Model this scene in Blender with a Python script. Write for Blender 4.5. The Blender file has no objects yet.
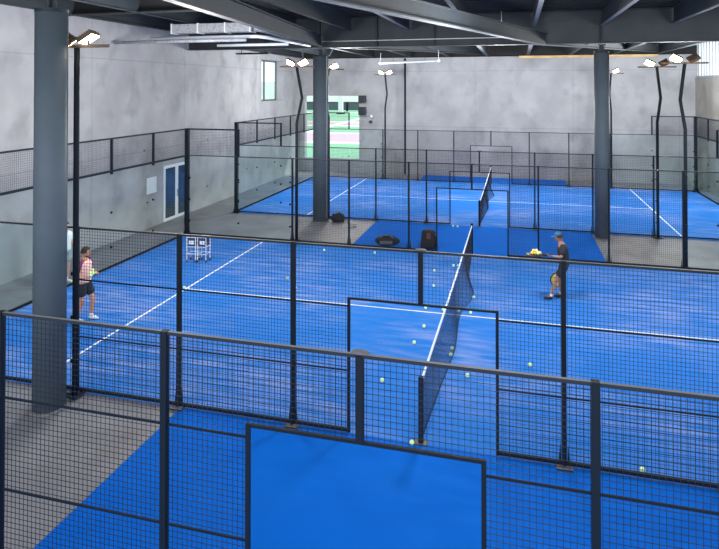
import bpy, bmesh, math, random
from mathutils import Vector, Matrix
random.seed(7)
S = 0.935                    # height scale of the courts (a 3 m fence reads 2.8 m)
C = bpy.data.collections.new('padel_hall'); bpy.context.scene.collection.children.link(C)

# ------------------------------------------------------------------ materials
def mat(name, col, rough=0.6, metal=0.0, noise=None, spec=0.5, bump=0.0, emit=None):
    m = bpy.data.materials.new(name); m.use_nodes = True
    nt = m.node_tree; b = nt.nodes['Principled BSDF']
    b.inputs['Base Color'].default_value = (*col, 1); b.inputs['Roughness'].default_value = rough
    b.inputs['Metallic'].default_value = metal; b.inputs['Specular IOR Level'].default_value = spec
    if noise:
        sc, col2, lo, hi = noise[:4]; stretch = noise[4] if len(noise) > 4 else (1, 1, 1)
        tc = nt.nodes.new('ShaderNodeTexCoord'); mp = nt.nodes.new('ShaderNodeMapping')
        mp.inputs['Scale'].default_value = stretch
        n = nt.nodes.new('ShaderNodeTexNoise'); n.inputs['Scale'].default_value = sc; n.inputs['Detail'].default_value = 6
        r = nt.nodes.new('ShaderNodeMapRange'); r.inputs['From Min'].default_value = lo; r.inputs['From Max'].default_value = hi
        x = nt.nodes.new('ShaderNodeMix'); x.data_type = 'RGBA'
        x.inputs['A'].default_value = (*col, 1); x.inputs['B'].default_value = (*col2, 1)
        L = nt.links
        L.new(tc.outputs['Object'], mp.inputs['Vector']); L.new(mp.outputs[0], n.inputs['Vector'])
        L.new(n.outputs['Fac'], r.inputs['Value']); L.new(r.outputs[0], x.inputs['Factor'])
        L.new(x.outputs['Result'], b.inputs['Base Color'])
        if bump:
            bp = nt.nodes.new('ShaderNodeBump'); bp.inputs['Strength'].default_value = bump
            L.new(n.outputs['Fac'], bp.inputs['Height']); L.new(bp.outputs[0], b.inputs['Normal'])
    if emit:
        b.inputs['Emission Color'].default_value = (*emit[0], 1); b.inputs['Emission Strength'].default_value = emit[1]
    return m

M = {}
M['post'] = mat('navy_black_steel', (0.004, 0.009, 0.017), 0.6, 0.0, spec=.2)
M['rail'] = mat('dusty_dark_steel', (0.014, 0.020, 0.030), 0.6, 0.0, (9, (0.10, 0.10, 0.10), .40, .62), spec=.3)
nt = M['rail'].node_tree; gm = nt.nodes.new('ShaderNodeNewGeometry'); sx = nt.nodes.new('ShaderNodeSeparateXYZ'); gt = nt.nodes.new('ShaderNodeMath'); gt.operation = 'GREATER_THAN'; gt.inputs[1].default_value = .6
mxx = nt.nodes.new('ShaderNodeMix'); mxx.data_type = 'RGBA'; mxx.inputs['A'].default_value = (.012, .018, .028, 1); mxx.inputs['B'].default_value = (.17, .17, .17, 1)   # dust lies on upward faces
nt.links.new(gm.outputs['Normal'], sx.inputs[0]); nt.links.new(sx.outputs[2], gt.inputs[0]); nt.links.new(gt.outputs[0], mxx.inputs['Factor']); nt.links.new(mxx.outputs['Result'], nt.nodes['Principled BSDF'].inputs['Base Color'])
M['wire'] = mat('dark_wire', (0.006, 0.012, 0.028), 0.5, 0.3)
M['column'] = mat('blue_grey_column_paint', (0.076, 0.102, 0.128), 0.6, 0.0, (1.2, (0.090, 0.118, 0.145), .4, .65), spec=.25)
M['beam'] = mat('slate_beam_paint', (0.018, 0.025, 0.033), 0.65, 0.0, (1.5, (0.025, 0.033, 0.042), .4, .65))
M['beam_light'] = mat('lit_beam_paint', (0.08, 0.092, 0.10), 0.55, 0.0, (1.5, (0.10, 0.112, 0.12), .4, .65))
M['deck'] = mat('dark_roof_deck', (0.010, 0.011, 0.013), 0.9)
M['white_metal'] = mat('white_enamel', (0.72, 0.76, 0.80), 0.4)
M['silver'] = mat('silver_duct', (0.36, 0.38, 0.42), 0.45, 0.1, (14, (0.22, 0.24, 0.27), .5, .65))
M['brown'] = mat('rusty_brown', (0.10, 0.062, 0.040), 0.7)
M['line'] = mat('white_line_turf', (0.80, 0.86, 0.92), 0.8)
M['wood'] = mat('yellow_wood', (0.55, 0.38, 0.17), 0.6, 0, (6, (0.4, 0.26, 0.11), .4, .6, (.3, 1, 1)))
M['black'] = mat('black_fabric', (0.010, 0.011, 0.014), 0.8)
M['blackplastic'] = mat('black_plastic', (0.012, 0.013, 0.016), 0.4)
M['ball'] = mat('yellow_green_felt_glow', (0.72, 0.92, 0.45), 0.8, emit=((0.6, .9, .5), .12))  # felt with a faint added glow of its own
M['ball_orange'] = mat('orange_yellow_felt', (0.95, 0.62, 0.10), 0.8)
M['lens'] = mat('floodlight_lens', (1, 1, 1), 0.4, emit=((1.0, 0.86, 0.56), 22.0))
M['dark_pane'] = mat('dark_door_glass', (0.03, 0.045, 0.07), 0.1)
M['skin'] = mat('skin', (0.60, 0.29, 0.18), 0.6)
M['skin2'] = mat('tan_skin', (0.36, 0.18, 0.115), 0.6)
M['hair'] = mat('dark_brown_hair', (0.035, 0.018, 0.012), 0.7)
M['purple'] = mat('purple_cloth', (0.16, 0.030, 0.14), 0.8)
M['pink'] = mat('pink_cloth', (0.92, 0.55, 0.50), 0.8)
M['blackcloth'] = mat('black_cloth', (0.012, 0.015, 0.024), 0.8)
M['whitecloth'] = mat('white_cloth', (0.80, 0.80, 0.80), 0.8)
M['greycloth'] = mat('grey_cloth', (0.33, 0.35, 0.38), 0.8)
M['cap'] = mat('blue_cap', (0.02, 0.12, 0.26), 0.7)
M['eye'] = mat('eye_dark', (0.02, 0.015, 0.012), 0.3)
M['lip'] = mat('lips', (0.40, 0.13, 0.10), 0.5)
M['yellow'] = mat('yellow_racket_face', (0.75, 0.66, 0.12), 0.5)
M['blue_tray'] = mat('navy_plastic', (0.01, 0.03, 0.12), 0.5)
M['bagtrim'] = mat('grey_bag_trim', (0.10, 0.10, 0.105), 0.7)

def glass_mat(name, tint, refl=0.10, alpha=0.93):
    m = bpy.data.materials.new(name); m.use_nodes = True; nt = m.node_tree; nt.nodes.clear()
    o = nt.nodes.new('ShaderNodeOutputMaterial'); mx = nt.nodes.new('ShaderNodeMixShader')
    t = nt.nodes.new('ShaderNodeBsdfTransparent'); t.inputs[0].default_value = (*tint, 1)
    g = nt.nodes.new('ShaderNodeBsdfGlossy'); g.inputs['Roughness'].default_value = 0.02
    g.inputs[0].default_value = (0.9, 0.95, 1, 1)
    lw = nt.nodes.new('ShaderNodeLayerWeight'); lw.inputs['Blend'].default_value = 0.5
    pw = nt.nodes.new('ShaderNodeMath'); pw.operation = 'POWER'; pw.inputs[1].default_value = 4.0; ml = nt.nodes.new('ShaderNodeMath'); ml.operation = 'MULTIPLY_ADD'; ml.inputs[1].default_value = .22; ml.inputs[2].default_value = .015
    nt.links.new(lw.outputs['Facing'], pw.inputs[0]); nt.links.new(pw.outputs[0], ml.inputs[0]); nt.links.new(ml.outputs[0], mx.inputs[0]); nt.links.new(t.outputs[0], mx.inputs[1]); nt.links.new(g.outputs[0], mx.inputs[2])
    nt.links.new(mx.outputs[0], o.inputs[0]); return m
M['glass'] = glass_mat('clear_green_glass', (0.95, 0.985, 0.985))

def turf_mat(name, base, scuff, amount):
    """blue artificial turf: fine sand streaks drawn along the court, broad worn patches."""
    m = bpy.data.materials.new(name); m.use_nodes = True; nt = m.node_tree; L = nt.links
    b = nt.nodes['Principled BSDF']; b.inputs['Roughness'].default_value = 0.85; b.inputs['Specular IOR Level'].default_value = 0.06
    tc = nt.nodes.new('ShaderNodeTexCoord')
    def noise(scale, stretch, lo, hi, det=4):
        mp = nt.nodes.new('ShaderNodeMapping'); mp.inputs['Scale'].default_value = stretch
        n = nt.nodes.new('ShaderNodeTexNoise'); n.inputs['Scale'].default_value = scale; n.inputs['Detail'].default_value = det
        r = nt.nodes.new('ShaderNodeMapRange'); r.inputs['From Min'].default_value = lo; r.inputs['From Max'].default_value = hi
        L.new(tc.outputs['Object'], mp.inputs['Vector']); L.new(mp.outputs[0], n.inputs['Vector']); L.new(n.outputs['Fac'], r.inputs['Value'])
        return r.outputs[0]
    big = noise(0.30, (1, 1.6, 1), .42, .66, 3); st = noise(1.8, (.55, 3.2, 1), .38, .74, 6); fine = noise(14, (1, 1, 1), .3, .75, 3)
    def mul(a, c):
        k = nt.nodes.new('ShaderNodeMath'); k.operation = 'MULTIPLY'
        L.new(a, k.inputs[0])
        if isinstance(c, float): k.inputs[1].default_value = c
        else: L.new(c, k.inputs[1])
        return k.outputs[0]
    f = mul(mul(big, st), amount)
    a1 = nt.nodes.new('ShaderNodeMath'); a1.operation = 'ADD'; L.new(f, a1.inputs[0]); L.new(mul(mul(fine, st), amount * .22), a1.inputs[1])
    x = nt.nodes.new('ShaderNodeMix'); x.data_type = 'RGBA'
    x.inputs['A'].default_value = (*base, 1); x.inputs['B'].default_value = (*scuff, 1)
    L.new(a1.outputs[0], x.inputs['Factor']); L.new(x.outputs['Result'], b.inputs['Base Color'])
    return m
M['turf'] = turf_mat('worn_blue_turf', (0.018, 0.175, 0.62), (0.34, 0.40, 0.68), .75)
M['turf_new'] = turf_mat('plain_blue_turf', (0.0, 0.130, 0.63), (0.01, 0.16, 0.66), .5)

def concrete(name, c1, c2, c3, sc=0.5, joints=None, rough=.8):
    m = bpy.data.materials.new(name); m.use_nodes = True; nt = m.node_tree; L = nt.links
    b = nt.nodes['Principled BSDF']; b.inputs['Roughness'].default_value = rough; b.inputs['Specular IOR Level'].default_value = 0.3
    tc = nt.nodes.new('ShaderNodeTexCoord')
    def noise(scale, stretch, lo, hi, det=6):
        mp = nt.nodes.new('ShaderNodeMapping'); mp.inputs['Scale'].default_value = stretch
        n = nt.nodes.new('ShaderNodeTexNoise'); n.inputs['Scale'].default_value = scale; n.inputs['Detail'].default_value = det
        r = nt.nodes.new('ShaderNodeMapRange'); r.inputs['From Min'].default_value = lo; r.inputs['From Max'].default_value = hi
        L.new(tc.outputs['Object'], mp.inputs['Vector']); L.new(mp.outputs[0], n.inputs['Vector']); L.new(n.outputs['Fac'], r.inputs['Value'])
        return r.outputs[0]
    x = nt.nodes.new('ShaderNodeMix'); x.data_type = 'RGBA'; x.inputs['A'].default_value = (*c1, 1); x.inputs['B'].default_value = (*c2, 1)
    L.new(noise(sc*1.6, (1, 1, 1), .36, .66), x.inputs['Factor'])
    y = nt.nodes.new('ShaderNodeMix'); y.data_type = 'RGBA'; y.inputs['B'].default_value = (*c3, 1)
    L.new(x.outputs['Result'], y.inputs['A']); L.new(noise(1.1, (1, 1, .8), .52, .80), y.inputs['Factor'])
    out = y.outputs['Result']
    if joints:                       # cast-panel joints (axis, spacing, offset) and lift lines in height
        sep = nt.nodes.new('ShaderNodeSeparateXYZ'); L.new(tc.outputs['Object'], sep.inputs[0])
        prev = None
        for ax, spacing, off in joints:
            a = nt.nodes.new('ShaderNodeMath'); a.operation = 'ADD'; a.inputs[1].default_value = 1000 * spacing + off
            md = nt.nodes.new('ShaderNodeMath'); md.operation = 'MODULO'; md.inputs[1].default_value = spacing
            lt = nt.nodes.new('ShaderNodeMath'); lt.operation = 'LESS_THAN'; lt.inputs[1].default_value = 0.035
            L.new(sep.outputs[ax], a.inputs[0]); L.new(a.outputs[0], md.inputs[0]); L.new(md.outputs[0], lt.inputs[0])
            if prev:
                mx = nt.nodes.new('ShaderNodeMath'); mx.operation = 'MAXIMUM'; L.new(prev, mx.inputs[0]); L.new(lt.outputs[0], mx.inputs[1]); prev = mx.outputs[0]
            else: prev = lt.outputs[0]
        k = nt.nodes.new('ShaderNodeMath'); k.operation = 'MULTIPLY'; k.inputs[1].default_value = .28; L.new(prev, k.inputs[0])
        z = nt.nodes.new('ShaderNodeMix'); z.data_type = 'RGBA'; z.inputs['B'].default_value = (.12, .12, .13, 1)
        L.new(out, z.inputs['A']); L.new(k.outputs[0], z.inputs['Factor']); out = z.outputs['Result']
    L.new(out, b.inputs['Base Color']); return m
M['wall_l'] = concrete('cast_concrete_wall', (0.300, 0.304, 0.322), (0.385, 0.389, 0.408), (0.215, 0.218, 0.232), .45, [(1, 5.4, -12.84 + 5.4 * 3), (2, 3.3, .45)])
M['wall_b'] = concrete('cast_concrete_back', (0.27, 0.276, 0.292), (0.35, 0.356, 0.374), (0.20, 0.205, 0.218), .45, [(0, 5.4, 1.0), (2, 3.3, .45)])
M['wall_r'] = concrete('brown_concrete_wall', (0.19, 0.188, 0.172), (0.26, 0.255, 0.235), (0.14, 0.14, 0.13), .5, [(1, 5.4, 0)])
M['floor'] = concrete('concrete_floor', (0.185, 0.188, 0.21), (0.26, 0.262, 0.29), (0.18, 0.155, 0.145), .55, [(0, 6.95, 0.02), (1, 5.0, 1.6)], .55)

# ------------------------------------------------------------------ mesh helpers
def bx(bm, lo, hi):
    x0, y0, z0 = lo; x1, y1, z1 = hi
    v = [bm.verts.new(p) for p in ((x0,y0,z0),(x1,y0,z0),(x1,y1,z0),(x0,y1,z0),(x0,y0,z1),(x1,y0,z1),(x1,y1,z1),(x0,y1,z1))]
    for f in ((3,2,1,0),(4,5,6,7),(0,1,5,4),(1,2,6,5),(2,3,7,6),(3,0,4,7)): bm.faces.new([v[i] for i in f])
def bar(bm, p0, p1, w, h=None, up=(0, 0, 1)):
    """rectangular bar from p0 to p1"""
    h = h or w; p0 = Vector(p0); p1 = Vector(p1); d = (p1 - p0).normalized(); u = Vector(up)
    if abs(d.dot(u)) > .98: u = Vector((0, 1, 0))
    s = d.cross(u).normalized(); u = s.cross(d)
    v = []
    for p in (p0, p1):
        for a, c in ((-1,-1),(1,-1),(1,1),(-1,1)): v.append(bm.verts.new(p + s*a*w/2 + u*c*h/2))
    for f in ((3,2,1,0),(4,5,6,7),(0,1,5,4),(1,2,6,5),(2,3,7,6),(3,0,4,7)): bm.faces.new([v[i] for i in f])
def tube(bm, pts, r, n=12, caps=True):
    pts = [Vector(p) for p in pts]; rings = []
    rr = r if isinstance(r, (list, tuple)) else [r] * len(pts)
    ref = None
    for i, p in enumerate(pts):
        d = (pts[min(i+1, len(pts)-1)] - pts[max(i-1, 0)]).normalized()
        if ref is None: ref = Vector((0,0,1)) if abs(d.z) < .9 else Vector((1,0,0))
        s = d.cross(ref).normalized(); u = s.cross(d).normalized(); ref = u
        rings.append([bm.verts.new(p + (s*math.cos(2*math.pi*k/n) + u*math.sin(2*math.pi*k/n)) * rr[i]) for k in range(n)])
    for a, b in zip(rings, rings[1:]):
        for k in range(n): bm.faces.new((a[k], a[(k+1) % n], b[(k+1) % n], b[k]))
    if caps: bm.faces.new(rings[0][::-1]); bm.faces.new(rings[-1])
def ball(bm, c, r, sx=1, sy=1, sz=1, u=16, v=10):
    m = Matrix.Translation(c) @ Matrix.Diagonal((sx, sy, sz, 1))
    bmesh.ops.create_uvsphere(bm, u_segments=u, v_segments=v, radius=r, matrix=m)
def obj(name, bm, m, parent=None, smooth=False, loc=None, bevel=0):
    bmesh.ops.recalc_face_normals(bm, faces=bm.faces)
    me = bpy.data.meshes.new(name); bm.to_mesh(me); bm.free()
    me.materials.append(m)
    if smooth:
        for p in me.polygons: p.use_smooth = True
    o = bpy.data.objects.new(name, me); C.objects.link(o)
    if parent: o.parent = parent
    if loc: o.location = loc
    if bevel:
        b = o.modifiers.new('bevel', 'BEVEL'); b.width = bevel; b.segments = 2; b.limit_method = 'ANGLE'
    return o
def one(fn, *a, **k):
    bm = bmesh.new(); fn(bm, *a, **k); return bm
def tag(o, label, cat, group=None):
    o['label'] = label; o['category'] = cat
    if group: o['group'] = group
    return o
def thing(name, label, cat, loc=(0, 0, 0), rz=0, group=None):
    o = bpy.data.objects.new(name, None); C.objects.link(o); o.empty_display_size = .2
    o.location = loc; o.rotation_euler = (0, 0, rz)
    return tag(o, label, cat, group)
def struct(name, bm, m, parent=None, smooth=False):
    o = obj(name, bm, m, parent, smooth)
    if not parent: o['kind'] = 'structure'
    return o
def share(name, me, parent, loc=(0, 0, 0), rot=(0, 0, 0), scale=(1, 1, 1)):
    o = bpy.data.objects.new(name, me); C.objects.link(o); o.parent = parent; o.location = loc; o.rotation_euler = rot; o.scale = scale
    return o

# ------------------------------------------------------------------ the layout (metres)
Y1, Y2, Y3 = -3.43, 0.0, 13.77          # far side of court 1, near side of court 2, near side of court 3
XL, XR, YB = -11.9, 10.6, 26.0          # inner faces of the walls
Z1, Z2, ZH, Z3, Z4 = 1*S, 2*S, 2.168*S, 3*S, 4*S

# ------------------------------------------------------------------ setting
struct('floor', one(bx, (XL-.5, -14.5, -.25), (XR+.5, YB+.6, -.02)), M['floor'])
bm = bmesh.new()                        # left wall round a window opening
WY0, WY1, WZ0, WZ1 = 20.35, 23.15, 4.45, 6.72
for lo, hi in (((XL-.45, -14.5, -.02), (XL, WY0, 8.1)), ((XL-.45, WY1, -.02), (XL, YB, 8.1)), ((XL-.45, WY0, -.02), (XL, WY1, WZ0)), ((XL-.45, WY0, WZ1), (XL, WY1, 8.1))): bx(bm, lo, hi)
struct('wall_left', bm, M['wall_l'])
bm = bmesh.new()                        # back wall round an open bay
HX0, HX1, HZ0, HZ1 = -11.55, -8.0, .80, 4.68
for lo, hi in (((XL-.45, YB, -.02), (HX0, YB+.4, 8.1)), ((HX1, YB, -.02), (XR+.4, YB+.4, 8.1)), ((HX0, YB, -.02), (HX1, YB+.4, HZ0)), ((HX0, YB, HZ1), (HX1, YB+.4, 8.1))): bx(bm, lo, hi)
struct('wall_back', bm, M['wall_b'])
struct('wall_right', one(bx, (XR, -6, -.02), (XR+.35, YB, 5.72)), M['wall_r'])

# window in the left wall
w = struct('window_1', one(bx, (XL-.40, WY0, WZ0), (XL-.385, WY1, WZ1)), M['glass'])
bm = bmesh.new()
for y in (WY0+.04, (WY0+WY1)/2-.25, WY1-.04): bar(bm, (XL-.38, y, WZ0), (XL-.38, y, WZ1), .08)
for z in (WZ0+.04, WZ1-.04): bar(bm, (XL-.38, WY0, z), (XL-.38, WY1, z), .08)
struct('window_frame', bm, mat('dark_green_frame', (.10, .13, .13), .5), w)

# white double door in the left wall
d = struct('door_1', one(bx, (XL-.02, 11.42, .0), (XL+.03, 13.02, 2.16)), M['white_metal'])
for i, (a, b) in enumerate(((11.52, 12.16), (12.40, 12.94))):
    struct('door_pane', one(bx, (XL+.02, a, .12), (XL+.045, b, 2.05)), M['dark_pane'], d)
struct('door_handle', one(bar, (XL+.07, 12.30, .85), (XL+.07, 12.30, 1.15), .03), M['silver'], d)
bm = bmesh.new(); bx(bm, (XL, 10.35, 1.25), (XL+.03, 10.95, 1.85))
tag(obj('wall_plaque', bm, M['white_metal'], bevel=.01), 'blank pale square panel fixed to the concrete wall beside the white door', 'panel')

# roof deck with ribs, wall-head beams, translucent slats over the right wall
bm = bmesh.new(); Yd = -6.0; prof = []
while Yd < YB + .4:
    prof += [(Yd, 7.95), (Yd+.18, 7.95), (Yd+.22, 8.06), (Yd+.42, 8.06)]; Yd += .46
lo = [bm.verts.new((XL-.4, y, z)) for y, z in prof]; hi = [bm.verts.new((XR+.4, y, z)) for y, z in prof]
for i in range(len(prof)-1): bm.faces.new((lo[i], hi[i], hi[i+1], lo[i+1]))
bx(bm, (XL-.4, -6, 8.1), (XR+.4, YB+.4, 8.25))
struct('ceiling', bm, M['deck'])
def ibeam(bm, p0, p1, h, wf, tf=.03, tw=.02):
    """I section; p0, p1 give the line of the bottom face"""
    p0 = Vector(p0); p1 = Vector(p1); z = Vector((0, 0, 1))
    bar(bm, p0 + z*tf/2, p1 + z*tf/2, wf, tf); bar(bm, p0 + z*(h-tf/2), p1 + z*(h-tf/2), wf, tf); bar(bm, p0 + z*h/2, p1 + z*h/2, tw, h - 2*tf - .002)
M['lit_flange'] = mat('lit_flange_tone', (0.13, 0.145, 0.16), .6)  # brighter than the beams: light on their undersides put into the colour
def beam(name, p0, p1, h, wf, m, stiff=(), light=False):
    bm = bmesh.new(); ibeam(bm, p0, p1, h, wf)
    o = struct(name, bm, m)
    if light: struct('lit_flange_strip', one(bar, Vector(p0) - Vector((0, 0, .012)), Vector(p1) - Vector((0, 0, .012)), wf+.01, .02), M['lit_flange'], o)  # pale strip added below the beam to show its underside lit
    if stiff:
        s = bmesh.new()
        for X in stiff: bx(s, (X-.012, p0[1]-wf/2+.01, p0[2]+.03), (X+.012, p0[1]+wf/2-.01, p0[2]+h-.03))
        struct('stiffener', s, m, o)
    return o
YM = 13.2
beam('main_roof_beam', (XL, YM, 6.76), (XR, YM, 6.76), 1.17, .34, M['beam'], [4.23, -6.1, -8.4, -3.8, -1.6, 8.8])
beam('cross_roof_beam', (XL, 6.3, 7.40), (-6.1, 6.3, 7.40), .53, .3, M['deck'])
beam('edge_roof_beam', (XL+.2, 6.5, 7.45), (XL+.2, 15.5, 7.45), .49, .3, M['deck']); beam('edge_roof_beam', (XL+.2, 15.55, 7.08), (XL+.2, YB-.3, 7.08), .86, .3, M['deck'])
beam('edge_roof_beam', (XL+.4, YB-.25, 6.98), (XR, YB-.25, 6.98), .96, .3, M['deck'])
for k in range(-7, 3):
    X = 4.24 + 2.26 * k
    beam('secondary_roof_beam', (X, -3, 7.39), (X, YM-.2, 7.39), .55, .11, M['beam'], light=k > -4)
    beam('secondary_roof_beam', (X, YM+.2, 7.06), (X, YB-.45, 7.02), .86, .17, M['beam'])
beam('diagonal_roof_beam', (-4.25, -1.0, 6.72), (-6.0, YM-.4, 6.78), .45, .2, M['beam'])
beam('diagonal_roof_beam', (-2.35, -1.0, 6.70), (2.35, YM-.4, 6.70), .40, .16, M['beam'], light=True)
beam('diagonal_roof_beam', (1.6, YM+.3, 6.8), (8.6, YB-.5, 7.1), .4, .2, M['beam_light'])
beam('diagonal_roof_beam', (-6.0, YM+.3, 6.8), (-.4, YB-.5, 7.1), .4, .2, M['beam'])
struct('trim_1', one(bx, (1.5, YB-.46, 6.86), (8.7, YB-.4, 6.99)), M['wood'])

m = bpy.data.materials.new('translucent_cladding'); m.use_nodes = True; nt = m.node_tree
b = nt.nodes['Principled BSDF']; b.inputs['Base Color'].default_value = (.86, .90, .95, 1); b.inputs['Roughness'].default_value = .5
tr = nt.nodes.new('ShaderNodeBsdfTranslucent'); tr.inputs[0].default_value = (.9, .95, 1, 1); mx = nt.nodes.new('ShaderNodeMixShader'); mx.inputs[0].default_value = .7
nt.links.new(b.outputs[0], mx.inputs[1]); nt.links.new(tr.outputs[0], mx.inputs[2]); nt.links.new(mx.outputs[0], nt.nodes['Material Output'].inputs[0])
bm = bmesh.new()
y = -6.0
while y < YB - .1:
    bm.faces.new([bm.verts.new(q) for q in ((XR+.12, y, 5.72), (XR+.12, y+.44, 5.72), (XR+.12, y+.44, 7.95), (XR+.12, y, 7.95))]); y += .46
struct('window_2', bm, m)
bm = bmesh.new(); y = -6.03
while y < YB - .1:
    bx(bm, (XR+.07, y-.015, 5.72), (XR+.11, y+.015, 7.95)); y += .46
bx(bm, (XR+.02, -6, 5.72), (XR+.12, YB, 5.80))
struct('trim_2', bm, mat('grey_glazing_bar', (.22, .25, .29), .5))

# outside, seen through the open bay: tennis courts and a grey hall in daylight
def outdoor_mat():
    m = bpy.data.materials.new('painted_outdoor_courts'); m.use_nodes = True; nt = m.node_tree; L = nt.links
    b = nt.nodes['Principled BSDF']; b.inputs['Roughness'].default_value = .8
    tc = nt.nodes.new('ShaderNodeTexCoord'); sp = nt.nodes.new('ShaderNodeSeparateXYZ'); L.new(tc.outputs['Object'], sp.inputs[0])
    r = nt.nodes.new('ShaderNodeMapRange'); r.inputs['From Min'].default_value = 30; r.inputs['From Max'].default_value = 130; L.new(sp.outputs[1], r.inputs['Value'])
    cr = nt.nodes.new('ShaderNodeValToRGB'); cr.color_ramp.interpolation = 'CONSTANT'; e = cr.color_ramp.elements
    G = (.17, .40, .24, 1); P = (.46, .34, .41, 1); W = (.8, .82, .82, 1); G2 = (.10, .26, .15, 1)
    stops = [(0, G), (.13, W), (.145, P), (.245, W), (.255, G), (.30, G2), (.315, G), (.36, W), (.375, P), (.45, W), (.46, G), (.60, G2), (.62, G), (.75, W), (.76, G)]
    e[0].position = 0; e[0].color = G; e[1].position = .13; e[1].color = W
    for p, c in stops[2:]:
        k = e.new(p); k.color = c
    L.new(r.outputs[0], cr.inputs[0]); L.new(cr.outputs[0], b.inputs['Base Color']); return m
struct('ground', one(bx, (-90, YB+.5, -.3), (60, 150, -.03)), outdoor_mat())
struct('ground_line', one(bar, (-22.1, 54.3, -.02), (-24.04, 86.8, -.02), .9, .02), M['line'])
t = thing('tennis_fence', 'dark posted fence between the outdoor courts beyond the opening', 'fence', (-30, 112, 0))
obj('fence_panel', one(bx, (-30, -.02, .2), (30, .02, 1.75)), mat('grey_windbreak', (.07, .10, .12), .7), t)
for X in range(-28, 30, 6): obj('post', one(bar, (X, -.1, 0), (X, -.1, 2.0), .35), M['post'], t)
bm = bmesh.new(); bx(bm, (-60, 125, -.03), (10, 135, 4.2)); 
t = thing('sports_building', 'long pale grey hall beyond the outdoor courts, seen through the opening', 'building', (-25, 130, -.03))
obj('wall', one(bx, (-40, -5, 0), (35, 5, 1.7)), mat('grey_facade', (.11, .14, .17), .7), t)
obj('roof', one(bx, (-41, -6, 1.7), (36, 6, 6.5)), mat('white_roof', (.95, .95, .95), .6), t)
bm.free()
MX = -31.8
t = thing('light_mast', 'white mast beside the outdoor courts seen through the opening', 'mast', (MX, 100, 0))
obj('pole', one(bar, (0, 0, 0), (0, 0, 6.5), .8), M['white_metal'], t)
obj('base', one(bx, (-.7, -.7, 0), (.7, .7, .3)), M['rail'], t)

# ------------------------------------------------------------------ courts: turf and lines
def court(yn, label, lines=True):
    o = obj('court_turf', one(bx, (-10, yn, -.02), (10, yn+10, 0.0)), M['turf']); tag(o, label, 'turf')
    if lines:
        for X in (-6.95, 6.95): obj('service_line', one(bx, (X-.026, yn+.05, 0), (X+.026, yn+9.95, .003)), M['line'], o)
        obj('center_line', one(bx, (-6.9, yn+4.982, 0), (6.9, yn+5.018, .003)), M['line'], o)
    return o
court(Y2, 'worn bright blue padel court in the middle, strewn with balls, two players at its left')
court(Y3, 'blue padel court furthest back, below the back wall')
court(-13.43, 'blue padel court nearest, inside the closest fence', False)
tag(obj('walkway_turf', one(bx, (-3.95, Y1, -.02), (3.95, Y2, -.002)), M['turf_new']), 'plain saturated blue turf strip just behind the closest fence', 'turf')
tag(obj('walkway_turf', one(bx, (-3.95, 10, -.02), (3.95, Y3, -.002)), M['turf_new']), 'plain blue turf strip between middle and far courts, under the black bags', 'turf')
tag(obj('walkway_turf', one(bx, (-3.95, 23.77, -.02), (3.95, YB-.02, -.002)), M['turf_new']), 'plain blue turf strip along the foot of the back wall', 'turf')

# ------------------------------------------------------------------ fences
def wire_mesh(w, h, name, t=.0041):
    bm = bmesh.new(); n = round(w/.0535); k = round(h/.055)
    for i in range(0, n+1): bx(bm, (i*w/n - t/2, -t/2, 0), (i*w/n + t/2, t/2, h))
    for j in range(1, k): bx(bm, (0, -t/2 - t*.6, j*h/k - t/2), (w, t/2 - t*.6, j*h/k + t/2))
    me = bpy.data.meshes.new(name); bm.to_mesh(me); bm.free(); me.materials.append(M['wire']); return me
PH = .05
MESH_FULL = wire_mesh(1.90, Z3-PH, 'mesh_two_metre'); MESH_SIDE = wire_mesh(.86, Z3-PH, 'mesh_beside_opening')
MESH_HEAD = wire_mesh(1.09, Z3-ZH, 'mesh_header'); MESH_UP = wire_mesh(1.92, Z4-Z3, 'mesh_upper'); MESH_UP2 = wire_mesh(1.92, Z4-Z3, 'mesh_upper2')
def rect_mesh(name, lo, hi, m):
    bm = bmesh.new(); bx(bm, lo, hi); me = bpy.data.meshes.new(name); bm.to_mesh(me); bm.free(); me.materials.append(m); return me
def post_mesh(name, h, w=.066, foot=True):
    bm = bmesh.new(); bar(bm, (0, 0, 0), (0, 0, h), w, w)
    me = bpy.data.meshes.new(name); bm.to_mesh(me); bm.free(); me.materials.append(M['post']); return me
def foot_mesh(name, w):
    """flared gusset foot on a bolted plate"""
    bm = bmesh.new(); bx(bm, (-w, -w, 0), (w, w, .012))
    for s in (-1, 1):
        for ax in (0, 1):
            a = [(s*.04, -.006, .012), (s*w*.9, -.006, .012), (s*.05, -.006, .34)]; b = [(x, .006, z) for x, _, z in a]
            if ax: a = [(y, x, z) for x, y, z in a]; b = [(y, x, z) for x, y, z in b]
            va = [bm.verts.new(p) for p in a]; vb = [bm.verts.new(p) for p in b]
            bm.faces.new(va); bm.faces.new(vb[::-1])
            for i in range(3): bm.faces.new((va[i], va[(i+1) % 3], vb[(i+1) % 3], vb[i]))
    bmesh.ops.recalc_face_normals(bm, faces=bm.faces)
    me = bpy.data.meshes.new(name); bm.to_mesh(me); bm.free(); me.materials.append(M['post']); return me
POST = post_mesh('post_three_metre', Z3+.02); POST4 = post_mesh('post_four_metre', Z4+.02, .13); FOOT = foot_mesh('post_foot', .085); FOOT4 = foot_mesh('corner_foot', .16)
POSTUP = rect_mesh('upper_post', (-.03, -.03, 0), (.03, .03, Z4-Z3+.02), M['post']); HEADPOST = rect_mesh('header_post', (-.035, -.03, 0), (.035, .03, Z3-ZH), M['post'])
GLASS = rect_mesh('glass_two_metre', (.01, -.005, .03), (1.99, .005, Z3-.03), M['glass'])
PLATE = rect_mesh('stained_plate', (-.11, -.10, 0), (.11, .10, .02), M['rail'])
CLIP = rect_mesh('clip', (-.025, -.02, -.03), (.025, .02, .03), M['post'])
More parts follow.
